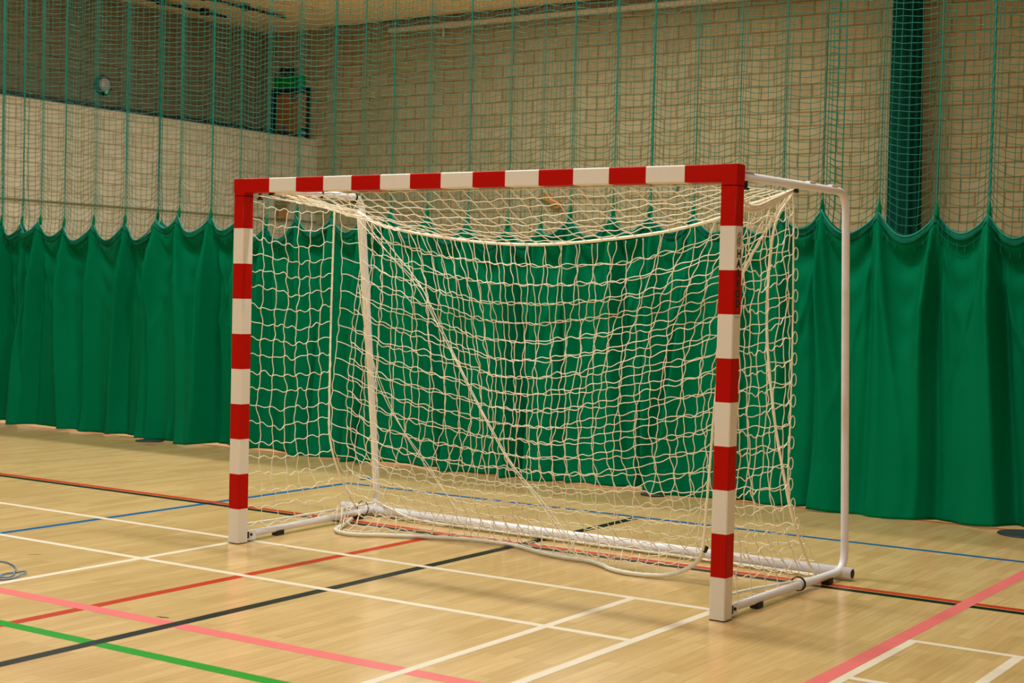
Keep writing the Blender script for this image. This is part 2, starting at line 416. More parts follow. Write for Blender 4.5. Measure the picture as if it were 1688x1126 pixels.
def fold_y(x, s, seed):
    """y displacement (towards the goal is negative) of the skirt at depth s below its top edge"""
    y = np.zeros_like(x)
    S = np.clip(s/2.0, 0, 1)
    for k in range(len(PK)):
        lean = (pid[k, 1]-.5)*.34*S + (pid[k, 5]-.5)*.06*np.sin(s*2.2+6*pid[k, 6])
        w = .018 + (.040+.070*pid[k, 2])*S**.8
        keep = 1.0 if pid[k, 7] > .55 else .45
        A = .014 + (.100+.105*pid[k, 3])*np.minimum(1, s/.55)**.8*(keep+(1-keep)*np.exp(-(s/.95)**2))
        dx = x - (px_[k] + lean)
        side = 1 if pid[k, 4] > .5 else -1
        # steep on one flank, soft on the other
        ww = np.where(dx*side > 0, w*(.50+.4*(1-keep)), w*1.6)
        y -= A*np.exp(-(np.abs(dx)/ww)**1.6)
        w2 = .016+.026*S
        y += A*.40*np.exp(-((dx - (.055+.06*S)*side)/w2)**2)
        # tension creases fanning out of the hanging point into the swags either side
        for q_, sd in ((0, side), (1, -side), (2, side)):
            reach = (.24, .16, .10)[q_]*(.7+.6*pid[k, (q_+3) % 8])
            d2 = x - (px_[k] + sd*(.012 + reach*np.minimum(s/.9, 1.6)**1.25))
            y -= (.016+.026*pid[k, (q_+5) % 8])*np.exp(-(np.abs(d2)/(.012+.028*S))**1.7)*np.clip(s/.06, 0, 1)*np.exp(-(s/(.45+.75*pid[k, (q_+1) % 8]))**2)
    i, t = gap(x)
    c = 1 - (2*t-1)**2
    q = (s - .16*(.5+pid[i, 5])*c)                  # swags slung between the hanging points
    y += .018*c*np.sin(2*PI*q/.25)*np.exp(-np.maximum(q, 0)/.34)*np.clip(s/.04, 0, 1)
    y += c*(.5+pid[i, 6])*(-.050*np.exp(-(s/.10)**2) + .055*(1-np.exp(-(s/.18)**2))*np.exp(-s/.8))
    y += (.012+.040*S)*smooth_noise(x, s, seed, 8.5, .7) + (.006+.024*S)*smooth_noise(x, s, seed+5, 19, 1.1)
    low = np.clip((s-1.55)/.45, 0, 1)**2            # crumpled hem
    y += low*(.020*smooth_noise(x, s, seed+9, 14, 9) + .010*smooth_noise(x, s, seed+3, 30, 15)) - low*.03
    return y

_b = M['skirt'].node_tree.nodes['Principled BSDF']
_b.inputs['Specular Tint'].default_value = (.01, .75, .42, 1); _b.inputs['Specular IOR Level'].default_value = .12; _b.inputs['Roughness'].default_value = .55
def make_curtain(label, xl, xr, seed, lead, hemz, behind=1):
    root = thing('sports_curtain', label, 'curtain', ((xl+xr)/2, Y0, 0), group='dividing curtains across the hall')
    ox = np.array([(xl+xr)/2, Y0, 0])
    # skirt
    nx = int((xr-xl)/.011); ns = 92
    X, Tt = np.meshgrid(np.linspace(xl, xr, nx), np.linspace(0, 1, ns))
    top = scallop(X); hz = hemz + .010*np.sin(3.1*X+seed) + .006*np.sin(9.7*X)
    Sd = Tt*(top-hz)
    yy = fold_y(X, Sd, seed)
    yy = yy - lead*np.exp(-(X-xl)/.30)*(.25+.75*Tt) - .012*np.exp(-((X-xl)/.03)**2)
    yy = yy + .10*np.exp(-(xr-X)/.16)*behind
    xx = X + .010*Tt*smooth_noise(X, Sd, seed+20, 6, 1.5)
    P = np.stack([xx-ox[0], yy, top-Sd], -1).reshape(-1, 3)
    f = [(a*nx+b, (a+1)*nx+b, (a+1)*nx+b+1, a*nx+b+1) for a in range(ns-1) for b in range(nx-1)]
    sk = MB().add(P, f).build('skirt', M['skirt'], root)
    so = sk.modifiers.new('thickness', 'SOLIDIFY'); so.thickness = .0016; so.offset = 1
    # hem cord along the scalloped top, with the netting lapped over it
    ex = np.linspace(xl, xr, int((xr-xl)/.02)+2); ez = scallop(ex); ey = fold_y(ex, ex*0+.005, seed) - lead*.25*np.exp(-(ex-xl)/.30)
    m = MB(); m.tube(np.stack([ex-ox[0], ey-.006, ez], -1), .007, 6)
    m.build('top_cord', M['cord'], root)
    hx = np.linspace(xl, xr, int((xr-xl)/.012)+2); hs = np.linspace(-.004, .052, 5)
    HX, HS = np.meshgrid(hx, hs); HT = scallop(HX)
    HY = fold_y(HX, np.maximum(HS, 0), seed) - lead*.25*np.exp(-(HX-xl)/.30) + .10*np.exp(-(xr-HX)/.16)*behind - .006
    HP = np.stack([HX-ox[0], HY, HT-HS], -1).reshape(-1, 3); nh = len(hx)
    hb = MB().add(HP, [(a*nh+b, (a+1)*nh+b, (a+1)*nh+b+1, a*nh+b+1) for a in range(4) for b in range(nh-1)]).build('hem_band', M['hem'], root)
    so = hb.modifiers.new('thickness', 'SOLIDIFY'); so.thickness = .002; so.offset = 1
    # netting
    ks = [k for k in range(len(PK)) if xl-.6 <= px_[k] <= xr+.6]
    cols = []
    for a, b in zip(ks[:-1], ks[1:]):
        g = px_[b]-px_[a]; n = max(6, int(round(g/.040)))
        tt = np.arange(n)/n + rng.uniform(-.012, .012, n)
        for t in tt:
            tw = t - .085*math.sin(2*PI*t)
            cols.append((a, tw))
    cx = np.array([px_[a]+t*(px_[a+1]-px_[a]) for a, t in cols]); order = np.argsort(cx); cx = cx[order]
    ok = (cx > xl) & (cx < xr); cx = cx[ok]
    gi, gt = gap(cx)
    wv = .030*np.sin(2*PI*gt)*np.where(pid[gi, 7] > .5, 1, -1) - .02*np.sin(PI*gt)*np.where(pid[gi, 2] > .4, 1, -.6)
    ztop = 4.72
    stc = scallop(cx)
    def node(j, z):
        drift = .010*np.sin(1.7*z + 9*pid[gi[j], 3]) * np.sin(2*PI*gt[j])
        lapped = np.clip((stc[j]+.10 - z)/.2, 0, 1)
        yb = wv[j]*np.clip((z-stc[j])/.5, .15, 1) - .035*lapped
        return np.array([cx[j]+drift-ox[0], yb, z])
    m = MB()
    for j in range(len(cx)):
        z = np.linspace(stc[j]-.10-.03*pid[gi[j], 4], ztop, 12)
        m.fast_tube(np.array([node(j, q) for q in z]), .0024, 4)
    zr = np.arange(-.08, ztop-1.9, .0445)
    c = 1 - (2*gt-1)**2
    pk = pz_[gi]*(1-gt)+pz_[gi+1]*gt
    for r_ in zr:
        dec = math.exp(-max(r_, 0)/.38)
        sag = (pk - stc)*dec + .023*c*(.5+1.0*pid[gi, 1])*(1.0 if xl < 1 else .55)*(1-dec)
        base = pk*dec + 2.07*(1-dec)
        zz = base + r_ - sag + .004*np.sin(40*cx+r_*50)
        P = np.array([node(j, zz[j]) for j in range(len(cx))])
        P = catmull(P, 2)
        m.fast_tube(P, .0023, 4)
    m.build('netting', M['netting'], root)
    # gathering cords up the netting at every hanging point
    for k in ks:
        if not (xl-.01 < px_[k] < xr-.05): continue
        r0 = .0022+.0052*pid[k, 3]**3
        zz = np.linspace(pz_[k]-.02, ztop, 60)
        m = MB()
        if r0 > .0045:       # twisted pair
            for ph in (0, PI):
                m.tube(np.stack([px_[k]-ox[0]+.005*np.cos(zz*42+ph), -.012+.005*np.sin(zz*42+ph), zz], -1), r0*.72, 6)
        else:
            m.tube(np.stack([px_[k]-ox[0]+.003*np.sin(zz*3+k), -.012+0*zz, zz], -1), r0, 6)
        m.build('gather_cord', M['cord'], root)
        # little tied tuft of fabric at the foot of the cord
        m = MB(); z0 = pz_[k]-.035
        m.tube([(px_[k]-ox[0], -.018, z0), (px_[k]-ox[0], -.018, z0+.03), (px_[k]-ox[0], -.016, z0+.06), (px_[k]-ox[0], -.012, z0+.09), (px_[k]-ox[0], -.012, z0+.12)],
               [.015, .016, .013, .009, .005], 10)
        m.build('gather_tuft', M['skirt'], root)
    return root

make_curtain('narrow green curtain panel cut off by the left edge of the photo', -7.9, -6.30, 3, 0, .030)
make_curtain('wide green curtain panel between its narrow neighbour and the overlap left of the goal', -6.42, -4.45, 14, .14, .020)
make_curtain('longest green curtain panel hanging straight behind the red and white goal', -4.575, 2.20, 25, .12, .012)
make_curtain('green curtain panel hanging to the right of the goal', 2.03, 4.75, 41, .10, .010, 0)

# ------------------------------------------------------------------ small things on the floor
for x, y, r, lab in ((-4.47, 3.58, .13, 'dark floor socket cover by the curtain overlap left of the goal'), (.845, 3.56, .095, 'dark floor socket cover by the curtain hem, seen through the goal net'), (3.53, 3.57, .17, 'dark floor socket cover by the curtain hem at the right edge')):
    o = thing('floor_socket_cover', lab, 'floor socket', (x, y, 0), group='floor socket covers by the curtain')
    MB().tube([(0, 0, .0013), (0, 0, .006), (0, 0, .0075)], [r, r, r*.93], 40).build('disc', M['disc'], o)
    m = MB(); m.tube([(r*.96*math.cos(a), r*.96*math.sin(a), .0055) for a in np.linspace(0, 2*PI, 40, endpoint=False)], .004, 6, closed=True)
    m.build('rim', M['dark'], o)
tp = MB(); tp.prism([(-.05, -.03), (.03, -.04), (.055, .0), (.04, .035), (-.03, .03)], lambda a, b, d: (a, b, d), .0012, .0030)
tag(tp.build('tape_piece', M['tape'], loc=(-4.22, 3.36, 0)), 'small pink piece of tape on the floor near the left curtain overlap', 'tape')
cb = catmull([(-.75, -1.42, .006), (-.62, -1.29, .006), (-.44, -1.215, .006), (-.33, -1.235, .006), (-.23, -1.29, .007), (-.150, -1.36, .012), (-.095, -1.41, .012), (-.065, -1.46, .007), (-.085, -1.49, .007), (-.125, -1.47, .007),
              (-.15, -1.42, .007), (-.145, -1.36, .006), (-.10, -1.33, .012), (-.06, -1.38, .012), (-.03, -1.47, .006), (-.045, -1.525, .006), (-.10, -1.535, .006), (-.22, -1.50, .006), (-.38, -1.49, .006), (-.60, -1.53, .006), (-.75, -1.42, .006)], 8)
cl = MB(); cl.tube(cb[:-1], .0042, 8, closed=True)
tag(cl.build('cable_loop', M['cable']), 'thin grey-blue cable loop lying on the floor at the left edge', 'cable')

# ------------------------------------------------------------------ the goal (local frame: crossbar along x, net towards +y)
GR = -math.radians(1.27896)
_c, _s = math.cos(-GR), math.sin(-GR)
goal = thing('handball_goal', 'red and white handball goal frame with white tube stays on the sports floor', 'goal', (0, 0, 0), GR)

def banded_post(x0, mirror):
    bands = [0.0052, .2, .4, .6, .8, 1.0, 1.2, 1.4, 1.6, 1.8, 1.9805]
    # outline with rounded corners
    r = .007; out = []
    for cx, cy, a0 in ((.08-r, .08-r, 0), (r, .08-r, 90), (r, r, 180), (.08-r, r, 270)):
        for a in (0, 30, 60, 90):
            out.append((x0+cx+r*math.cos(math.radians(a0+a)), cy+r*math.sin(math.radians(a0+a))))
    n = len(out); v = []; f = []; mi = []
    for z in bands: v += [(x, y, z) for x, y in out]
    m = MB(); m.v.append(np.array(v)); m.n = len(v)
    for b in range(len(bands)-1):
        for i in range(n):
            m.f.append([b*n+i, b*n+(i+1) % n, (b+1)*n+(i+1) % n, (b+1)*n+i])
            m.mi.append(0 if b % 2 == 0 else 1)         # white at the foot, red at the top
            m.smooth.append(i % 4 != 3)
    m.mi[-n:] = [1]*n
    m.f.append(list(range((len(bands)-1)*n, len(bands)*n))); m.mi.append(1); m.smooth.append(False)
    o = m.build('post', [M['white'], M['red']], goal)
    fp = MB(); fp.prism([(x*1.0, y) for x, y in out], lambda a, b, d: (a, b, d), .0013, .0053); fp.build('foot_plate', M['rubber'], o)
    sm = MB(); sm.box(x0+.003, x0+.077, .003, .077, 1.9805, 1.9845); sm.build('joint_seam', M['seam'], o)
    return o
# posts stand on the painted floor
postL = banded_post(0, False); plabel(postL, 'left red and white banded post')
postR = banded_post(3.08, True); plabel(postR, 'right red and white banded post with black lettering')

# crossbar with its corner pieces
edges = [.274, .475, .676, .876, 1.077, 1.278, 1.480, 1.682, 1.883, 2.084, 2.285, 2.486, 2.688, 2.893]
xs = [0] + edges + [3.16]
cbm = MB()
r = .007; out = []
for cy, cz, a0 in ((.08-r, 2.08-r, 0), (r, 2.08-r, 90), (r, 2.0+r, 180), (.08-r, 2.0+r, 270)):
    for a in (0, 30, 60, 90):
        out.append((cy+r*math.cos(math.radians(a0+a)), cz+r*math.sin(math.radians(a0+a))))
n = len(out); v = []
for x in xs: v += [(x, y, z) for y, z in out]
cbm.v.append(np.array(v)); cbm.n = len(v)
for b in range(len(xs)-1):
    for i in range(n):
        cbm.f.append([b*n+i, (b+1)*n+i, (b+1)*n+(i+1) % n, b*n+(i+1) % n]); cbm.mi.append(1 if b % 2 == 0 else 0); cbm.smooth.append(i % 4 != 3)
cbm.f.append(list(range(n))); cbm.mi.append(1); cbm.smooth.append(False)
cbm.f.append(list(range(len(xs)*n-1, (len(xs)-1)*n-1, -1))); cbm.mi.append(1); cbm.smooth.append(False)
for x0 in (0, 3.08):
    out2 = []
    for cx, cy, a0 in ((.08-r, .08-r, 0), (r, .08-r, 90), (r, r, 180), (.08-r, r, 270)):
        for a in (0, 30, 60, 90): out2.append((x0+cx+r*math.cos(math.radians(a0+a))*1.002, cy+r*math.sin(math.radians(a0+a))*1.002))
    cbm.prism(out2, lambda a, b, d: (a, b, d), 1.9845, 2.0780, 1)
cro = cbm.build('crossbar', [M['white'], M['red']], goal)
# small black net hooks under the crossbar
for hx in (.235,):
    MB().box(hx-.012, hx+.012, .050, .074, 1.986, 2.001).build('net_hook', M['rubber'], cro)

# lettering and emblem on the outer side of the right post
def letter(ch, size, loc, sx, offset):
    cu = bpy.data.curves.new('letter', 'FONT'); cu.body = ch; cu.size = size; cu.align_x = 'CENTER'; cu.align_y = 'CENTER'
    cu.extrude = .0004; cu.offset = offset
    t = bpy.data.objects.new('letter_source', cu); C.objects.link(t)
    bpy.context.view_layer.update()
    me = bpy.data.meshes.new_from_object(t.evaluated_get(bpy.context.evaluated_depsgraph_get()))
    bpy.data.objects.remove(t); bpy.data.curves.remove(cu)
    me.materials.clear(); me.materials.append(M['ink'])
    o = bpy.data.objects.new('letter', me); C.objects.link(o); o.parent = postR
    o.rotation_euler = (PI/2, 0, PI/2); o.location = loc; o.scale = (sx, 1, 1)
    return o
for i, ch in enumerate('HARROD'):
    letter(ch, .048, (3.1603, .0415, 1.674-.0452*i), 1.12, .0026)
em = MB()
ell = [(3.1605, .0415+.0205*math.cos(a)+.006*math.sin(a), 1.741+.033*math.sin(a)) for a in np.linspace(.5, 2*PI+.1, 44)]
em.tube(ell, [.0006+.0011*math.sin(PI*i/43) for i in range(44)], 6)
em.tube([(3.1605, .031, 1.717), (3.1605, .034, 1.738), (3.1605, .040, 1.768)], .0016, 6)
em.tube([(3.1605, .044, 1.714), (3.1605, .047, 1.738), (3.1605, .053, 1.764)], .0016, 6)
em.tube([(3.1605, .029, 1.737), (3.1605, .042, 1.743), (3.1605, .056, 1.747)], .0012, 6)
em.build('emblem', M['ink'], postR)
rl = MB()
for zz, w in ((1.412, .034), (1.404, .034), (1.388, .040)): rl.box(3.1598, 3.1606, .0415-w/2, .0415+w/2, zz-.0011, zz+.0011)
rl.build('fine_print', M['ink'], postR)

# tube side frames: top arm, bend, upright, bend, ground arm
def round_path(P, rad, m=9):
    P = [np.array(p, float) for p in P]; out = [P[0]]
    for i in range(1, len(P)-1):
        a, b, c = P[i-1], P[i], P[i+1]
        u = (a-b)/np.linalg.norm(a-b); w = (c-b)/np.linalg.norm(c-b)
        th = math.acos(np.clip(u@w, -1, 1)); dist = rad/math.tan(th/2)
        p0, p1 = b+u*dist, b+w*dist
        for t in np.linspace(0, 1, m):
            out.append((1-t)**2*p0 + 2*t*(1-t)*b + t*t*p1)
    out.append(P[-1]); return np.array(out)
def side_frame(side):
    if side == 'L':
        pts = [(.04, .10, 2.030), (-.046, 1.165, 2.052), (-.066, 1.415, .043), (.036, .10, .041)]
    else:
        pts = [(3.12, .10, 2.034), (3.147, 1.285, 2.036), (3.151, 1.415, .043), (3.122, .10, .041)]
    o = MB().tube(round_path(pts, .115), .0205, 16).build('side_frame', M['tube'], goal)
    P = [np.array(p) for p in pts]
    def along(a, b, y): t = (y-a[1])/(b[1]-a[1]); return a+(b-a)*t
    for y in (.40, 1.20):
        q = along(P[3], P[2], y)
        MB().box(q[0]-.022, q[0]+.022, q[1]-.032, q[1]+.032, .0013, .030).build('rubber_foot', M['rubber'], o, bevel=.004)
    # bottom hinge bracket and its bolt
    q = P[3]
    br = MB(); br.box(q[0]-.026, q[0]+.026, .080, .150, .008, .014); br.box(q[0]-.028, q[0]-.022, .080, .160, .010, .066); br.box(q[0]+.022, q[0]+.028, .080, .160, .010, .066); br.box(q[0]-.026, q[0]+.026, .080, .086, .010, .072)
    bo = br.build('hinge_bracket', M['tube'], o, bevel=.0015)
    bt = MB(); bt.cyl((q[0]-.036, .120, .042), (q[0]+.036, .120, .042), .008, k=10); bt.box(q[0]+.0285, q[0]+.031, .088, .104, .022, .060); bt.build('bolt', M['rubber'], o)
    # top fixing plate and black locking screw
    q = P[0]
    MB().box(q[0]-.024, q[0]+.024, .080, .225, q[2]+.018, q[2]+.026).build('fixing_plate', M['tube'], o, bevel=.0015)
    kn = MB(); kn.cyl((q[0], .17, q[2]-.052), (q[0], .17, q[2]-.012), .009, k=10); kn.cyl((q[0], .17, q[2]-.060), (q[0], .17, q[2]-.050), .018, k=12)
    kn.build('locking_screw', M['rubber'], o)
    MB().cyl((q[0]-.02, .086, q[2]-.005), (q[0]+.03, .086, q[2]-.005), .010, k=10).build('fixing_bolt', M['rubber'], o)
    # clips that hold the net to the top arm
    for y in ((.74, 1.09) if side == 'L' else (.70,)):
        q = along(P[0], P[1], y)
        if side == 'L': MB().tube([(q[0]+.0235*math.cos(a), q[1], q[2]+.0235*math.sin(a)) for a in np.linspace(0, 2*PI, 24, endpoint=False)], .006, 6, closed=True).build('net_clip', M['rubber'], o)
        MB().box(q[0]-.008, q[0]+.008, q[1]-.012, q[1]+.012, q[2]-.040, q[2]-.022).build('net_clip', M['rubber'], o, bevel=.002)
    if side == 'R':
        for y in (.86, 1.12):
            q = along(P[0], P[1], y)
            MB().box(q[0]-.014, q[0]+.014, q[1]-.035, q[1]+.035, q[2]+.017, q[2]+.027).build('cable_guide', M['tube'], o, bevel=.003)
    return o
plabel(side_frame('L'), 'bent white tube stay behind the left post')
plabel(side_frame('R'), 'bent white tube stay behind the right post')
bb = MB(); bb.tube([(-.33, 1.372, .038), (3.215, 1.365, .038)], .0315, 20)
bbo = bb.build('back_bar', M['tube'], goal)
MB().tube([(3.214, 1.365, .038), (3.218, 1.365, .038)], .024, 20).build('end_cap', M['rubber'], bbo)
MB().tube([(-.332, 1.372, .038), (-.329, 1.372, .038)], .024, 20).build('end_cap', M['rubber'], bbo)

# ------------------------------------------------------------------ nets
NR = .0025
def thread(P, mb, slack, r=NR, up=None, k=5, m=6):
    """a cord through knots P: between two knots it hangs slack in an S"""
    P = np.asarray(P, float); n = len(P); pts = []
    E = np.vstack([2*P[0]-P[1], P, 2*P[-1]-P[-2]])
    sg = rng.choice([-1, 1])
    for i in range(n-1):
        a, b, c, d = E[i], E[i+1], E[i+2], E[i+3]
        L = np.linalg.norm(c-b); s1 = slack*rng.normal(0, .55)*L/.1; s2 = slack*rng.uniform(.2, 1.0)*sg*L/.1
        dirv = up if up is not None else np.array([0, 0, 1.])
        dep = np.array([0, 1., 0])*slack*rng.normal(0, .6)
        for t in np.arange(m)/m:
            q = .5*((2*b) + (c-a)*t + (2*a-5*b+4*c-d)*t*t + (3*b-a-3*c+d)*t**3)
            q = q + dirv*(s1*math.sin(PI*t) + s2*math.sin(2*PI*t)) + dep*math.sin(PI*t)
            pts.append(q)
    pts.append(P[-1])
    mb.tube(np.array(pts), r, k, cap=False)

def net_panel(G, mb, slack_r=.010, slack_c=.007, jit=.010, skip_edge=(0, 0, 0, 0), colup=None, pin=(1, 1, 1, 1)):
    """G[row][col] knot grid -> rows and columns of cord with knots"""
    G = np.array(G, float); R, K, _ = G.shape
    J = rng.normal(0, jit, G.shape)
    J = (J + np.roll(J, 1, 0)*.5 + np.roll(J, 1, 1)*.5)/1.2
    if pin[0]: J[0] = 0
    if pin[1]: J[-1] = 0
    if pin[2]: J[:, 0] = 0
    if pin[3]: J[:, -1] = 0
    G = G + J
    for r_ in range(skip_edge[0], R-skip_edge[1]): thread(G[r_], mb, slack_r)
    for c_ in range(skip_edge[2], K-skip_edge[3]): thread(G[:, c_], mb, slack_c, up=colup if colup is not None else np.array([1., 0, 0]))
    for r_ in range(R):
        for c_ in range(K): mb.knot(G[r_, c_], .0052)
    return G

# sagging head rope that carries the back of the net
T = np.array([(.070, 1.00, 1.946), (.258, .95, 1.874), (.44, .925, 1.836), (.676, .90, 1.802), (1.055, .87, 1.761), (1.368, .85, 1.744), (1.666, .83, 1.747), (1.996, .80, 1.770),
              (2.305, .78, 1.801), (2.57, .75, 1.846), (2.717, .73, 1.881), (2.839, .72, 1.930), (2.959, .71, 1.962), (3.115, .705, 2.008)])
Td = catmull(T, 6)
def Tat(x):
    return np.array([x, np.interp(x, Td[:, 0], Td[:, 1]), np.interp(x, Td[:, 0], Td[:, 2])])
def kick(y0, z, yb, z0=.62):
    """the net hangs straight, then runs out to the ground bar"""
    t = np.clip((z0-z)/z0, 0, 1)
    return y0 + (yb-y0)*t**1.7

gnet = thing('goal_net', 'cream knotted net lining the back, top and sides of the goal', 'net', (0, 0, 0), GR)
# -- top panel: crossbar to head rope
K = 31; R = 9
G = []
for r_ in range(R):
    v_ = r_/(R-1); row = []
    for c_ in range(K):
        u = c_/(K-1)
        xt = .10 + 2.96*u
        ub = u**1.25 if u < .5 else u
        xb = .09 + 3.0*(.72*u + .28*u**1.6)
        a = np.array([xt, .062, 1.990]); b = Tat(xb)
        p = a + (b-a)*v_
        p[2] -= .035*math.sin(PI*v_)*math.sin(PI*u)
        row.append(p)
    G.append(row)
m = MB(); net_panel(G, m, .0035, .0045, .005, skip_edge=(0, 1, 0, 0)); m.build('top_panel', M['net'], gnet)
# -- back panel
def drape(u, v_, x0, x1, du, y_front, ybot, zbot):
    """hanging back sheet: rows sag towards the middle, columns lean out of the top left corner"""
    xt = .06 + 3.05*(u**1.35*.5 + u*.5) + du
    top = Tat(min(3.11, max(.07, xt)))
    if u < .01 and du == 0: top = np.array([.055, .84, 1.95])
    xb = x0 + (x1-x0)*u
    x = xt + (xb-xt)*v_**.85
    x += (.12 if du == 0 else .30)*math.sin(PI*v_**.8)*math.exp(-((u-.24)/.18)**2) - .07*math.sin(PI*v_)*math.exp(-((u-.82)/.14)**2)
    z = top[2] + (zbot-top[2])*v_
    sk = math.sin(PI*u**.8)
    z -= .21*sk*(v_**.8)*(1-v_)**.55*1.9*.75
    z += .012*math.sin(7*u+5*v_) + .008*math.sin(13*u-9*v_+2)
    x += .012*math.sin(6*v_+9*u+1)
    f = min(1, v_*3)
    y = top[1]*(1-.5*f) + .5*f*(.84 if u < .5 else .78) + y_front*math.sin(PI*min(1, v_*1.1))
    y = kick(y, z, ybot)
    return np.array([x, y + .012*math.sin(11*u+7*v_), z])
K = 32; R = 20
G = [[drape(c_/(K-1), r_/(R-1), .02, 3.12, 0, 0, 1.30, .035) for c_ in range(K)] for r_ in range(R)]
m = MB(); GB = net_panel(G, m, .0075, .0060, .0035, skip_edge=(1, 0, 0, 0)); bp_ = m.build('back_panel', M['net'], gnet)
# -- side panels
def side_panel(side):
    K = 8; R = 20; G = []
    for r_ in range(R):
        v_ = r_/(R-1); row = []
        for c_ in range(K):
            u = c_/(K-1)
            if side == 'R':
                top = np.array([3.118, .09 + .615*u, 1.925 - .05*math.sin(PI*u) + .083*u])
                zb = .085*(1-u) + .045*u
                x = 3.118
                yo = .70
            else:
                top = np.array([.050, .09 + .75*u, 1.965 - .03*math.sin(PI*u) - .015*u]); x = .050 - .02*u; yo = .825
                zb = .098*(1-u) + .09*u
            z = top[2]*(1-v_) + zb*v_
            edge = kick(yo, z, 1.17)
            y = .088 + (edge-.088)*u
            xx = x + (.02 if side == 'R' else -.012)*math.sin(PI*v_)*u
            row.append((xx, y, z - .012*math.sin(PI*u)))
        G.append(row)
    m = MB(); GS = net_panel(G, m, .011, .006, .007, colup=np.array([0, 1., 0]))
    # loops of the meshes round the rear edge cord
    if side == 'R':
        for r_ in range(2, R-3):
            c0 = GS[r_, -1]
            lp = [c0 + np.array([.004, .020 + .026*math.cos(a), .030*math.sin(a)]) for a in np.linspace(0, 2*PI, 16, endpoint=False)]
            m.tube(np.array(lp)[:, :], NR, 5, closed=True)
    return m.build('side_panel', M['net'], gnet), GS
_, GL = side_panel('L'); _, GRt = side_panel('R')
# -- ropes
def rope(name, P, r, parent, mt='net', label=None, m=5, k=8):
    P = catmull(P, m); rr = r*(1+.10*np.sin(np.arange(len(P))*2.1))
    o = MB().tube(P, rr, k).build(name, M[mt], parent)
    if label: plabel(o, label)
    return o
rope('head_rope', T, .0085, gnet, label='thick rope sagging along the top rear edge of the net')
rope('edge_rope', GL[:, -1], .006, gnet)
# gathered corner rope at the right, pulled in towards the middle
rope('edge_rope', [(3.112, .70, 1.99), (3.04, .66, 1.82), (2.985, .72, 1.44), (2.995, .74, 1.15), (3.03, .76, .85), (3.075, .79, .58), (3.10, .84, .39), (3.10, 1.03, .15), (3.10, 1.16, .045)], .007, gnet)
rope('edge_rope', GRt[:, -1], .0042, gnet)
# bundle from the crossbar back to the left upright, and at the right clip
for dz, dy in ((0, 0), (.012, .02), (-.014, .03)):
    rope('gather_strand', [(.33+dy*3, .07, 1.985+dz*.3), (.20, .40, 1.978+dz), (.09, .80, 1.955+dz), (.02, 1.02, 1.950+dz), (-.030, 1.11, 1.965)], .0050, gnet)
for s_ in range(7):
    x0 = .30 + .10*s_
    thread_pts = catmull([(x0, .064, 1.990), (x0*.7, .35, 1.972), (.13+.02*s_, .75, 1.95), (.02, 1.03, 1.945)], 5)
    MB().tube(thread_pts, NR, 5).build('gather_strand', M['net'], gnet)
for a, b in (((3.10, .10, 1.900), .0), ((3.115, .16, 1.915), .012), ((3.09, .12, 1.885), -.012)):
    rope('gather_strand', [a, (3.114, .30, 1.895+b), (3.118, .48, 1.94+b), (3.12, .70, 2.008)], .0062, gnet)
rope('gather_strand', [(3.118, .095, 1.985), (3.118, .15, 1.93), (3.114, .20, 1.895)], .005, gnet)
# net wrapped along the left upright
for dx, dy in ((.016, -.022), (.022, -.012), (.010, -.028)):
    rope('wrapped_strand', [(-.046+dx, 1.14+dy, 1.97), (-.051+dx, 1.20+dy, 1.55), (-.057+dx, 1.28+dy, 1.0), (-.062+dx*.6, 1.345+dy*.8, .5), (-.060+dx, 1.38+dy, .12)], .0045, gnet)
# ground rope: left post, left stay, along the back bar, right stay, right post
rope('ground_rope', [(.034, .095, .100), (.015, .35, .094), (-.010, .66, .090), (-.040, 1.08, .085), (-.060, 1.36, .088), (-.02, 1.385, .080), (.10, 1.33, .070), (.33, 1.318, .022), (.80, 1.318, .018), (1.6, 1.316, .018), (2.4, 1.314, .018), (3.02, 1.300, .018), (3.085, 1.20, .030), (3.100, .92, .050), (3.096, .60, .070), (3.10, .30, .090), (3.108, .095, .098)], .0075, gnet, 'rope', 'white braided rope tied along the foot of the net')
# black cable ties round the ground arms
def tie(c, r, ax, sq=1.0):
    P = []
    for a in np.linspace(0, 2*PI, 26, endpoint=False):
        P.append((c[0]+r*math.cos(a)*ax[0]+.002, c[1]+r*math.cos(a)*ax[1], c[2]+r*sq*math.sin(a)))
    plabel(MB().tube(P, .0032, 6, closed=True).build('cable_tie', M['rubber'], gnet), 'black tie round the ground tube')
tie((3.131, .86, .048), .036, (1, .10), .95); tie((3.131, .867, .048), .037, (1, .08), .95)
tie((-.052, 1.245, .062), .036, (.75, .6), 1.35)

# -- catch net hanging inside, weighted by a braided rope on the floor
cnet = thing('catch_net', 'loose cream inner net hanging inside the goal, weighted by a braided floor rope', 'net', (0, 0, 0), GR)
W = np.array([(.045, 1.03, .030), (.10, .90, .016), (.155, .765, .0155), (.215, .690, .0155), (.30, .648, .0155), (.40, .655, .0155), (.553, .760, .0155), (.751, .865, .0155), (.949, .955, .0155), (1.104, .990, .0155), (1.32, .985, .0155), (1.559, .890, .0155),
              (1.746, .850, .0155), (1.90, .850, .0155), (2.03, .790, .0155), (2.12, .725, .0155), (2.231, .690, .0155), (2.35, .700, .0155), (2.45, .725, .024), (2.55, .745, .060), (2.625, .745, .115), (2.672, .735, .180)])
Wd = catmull(W, 6)
arc = np.concatenate([[0], np.cumsum(np.linalg.norm(np.diff(Wd, axis=0), axis=1))]); arc /= arc[-1]
def Wat(u): return np.array([np.interp(u, arc, Wd[:, i]) for i in range(3)])
wr = rope('weight_rope', W, .0118, cnet, 'rope', 'thick white braided rope lying on the floor', 6, 10)
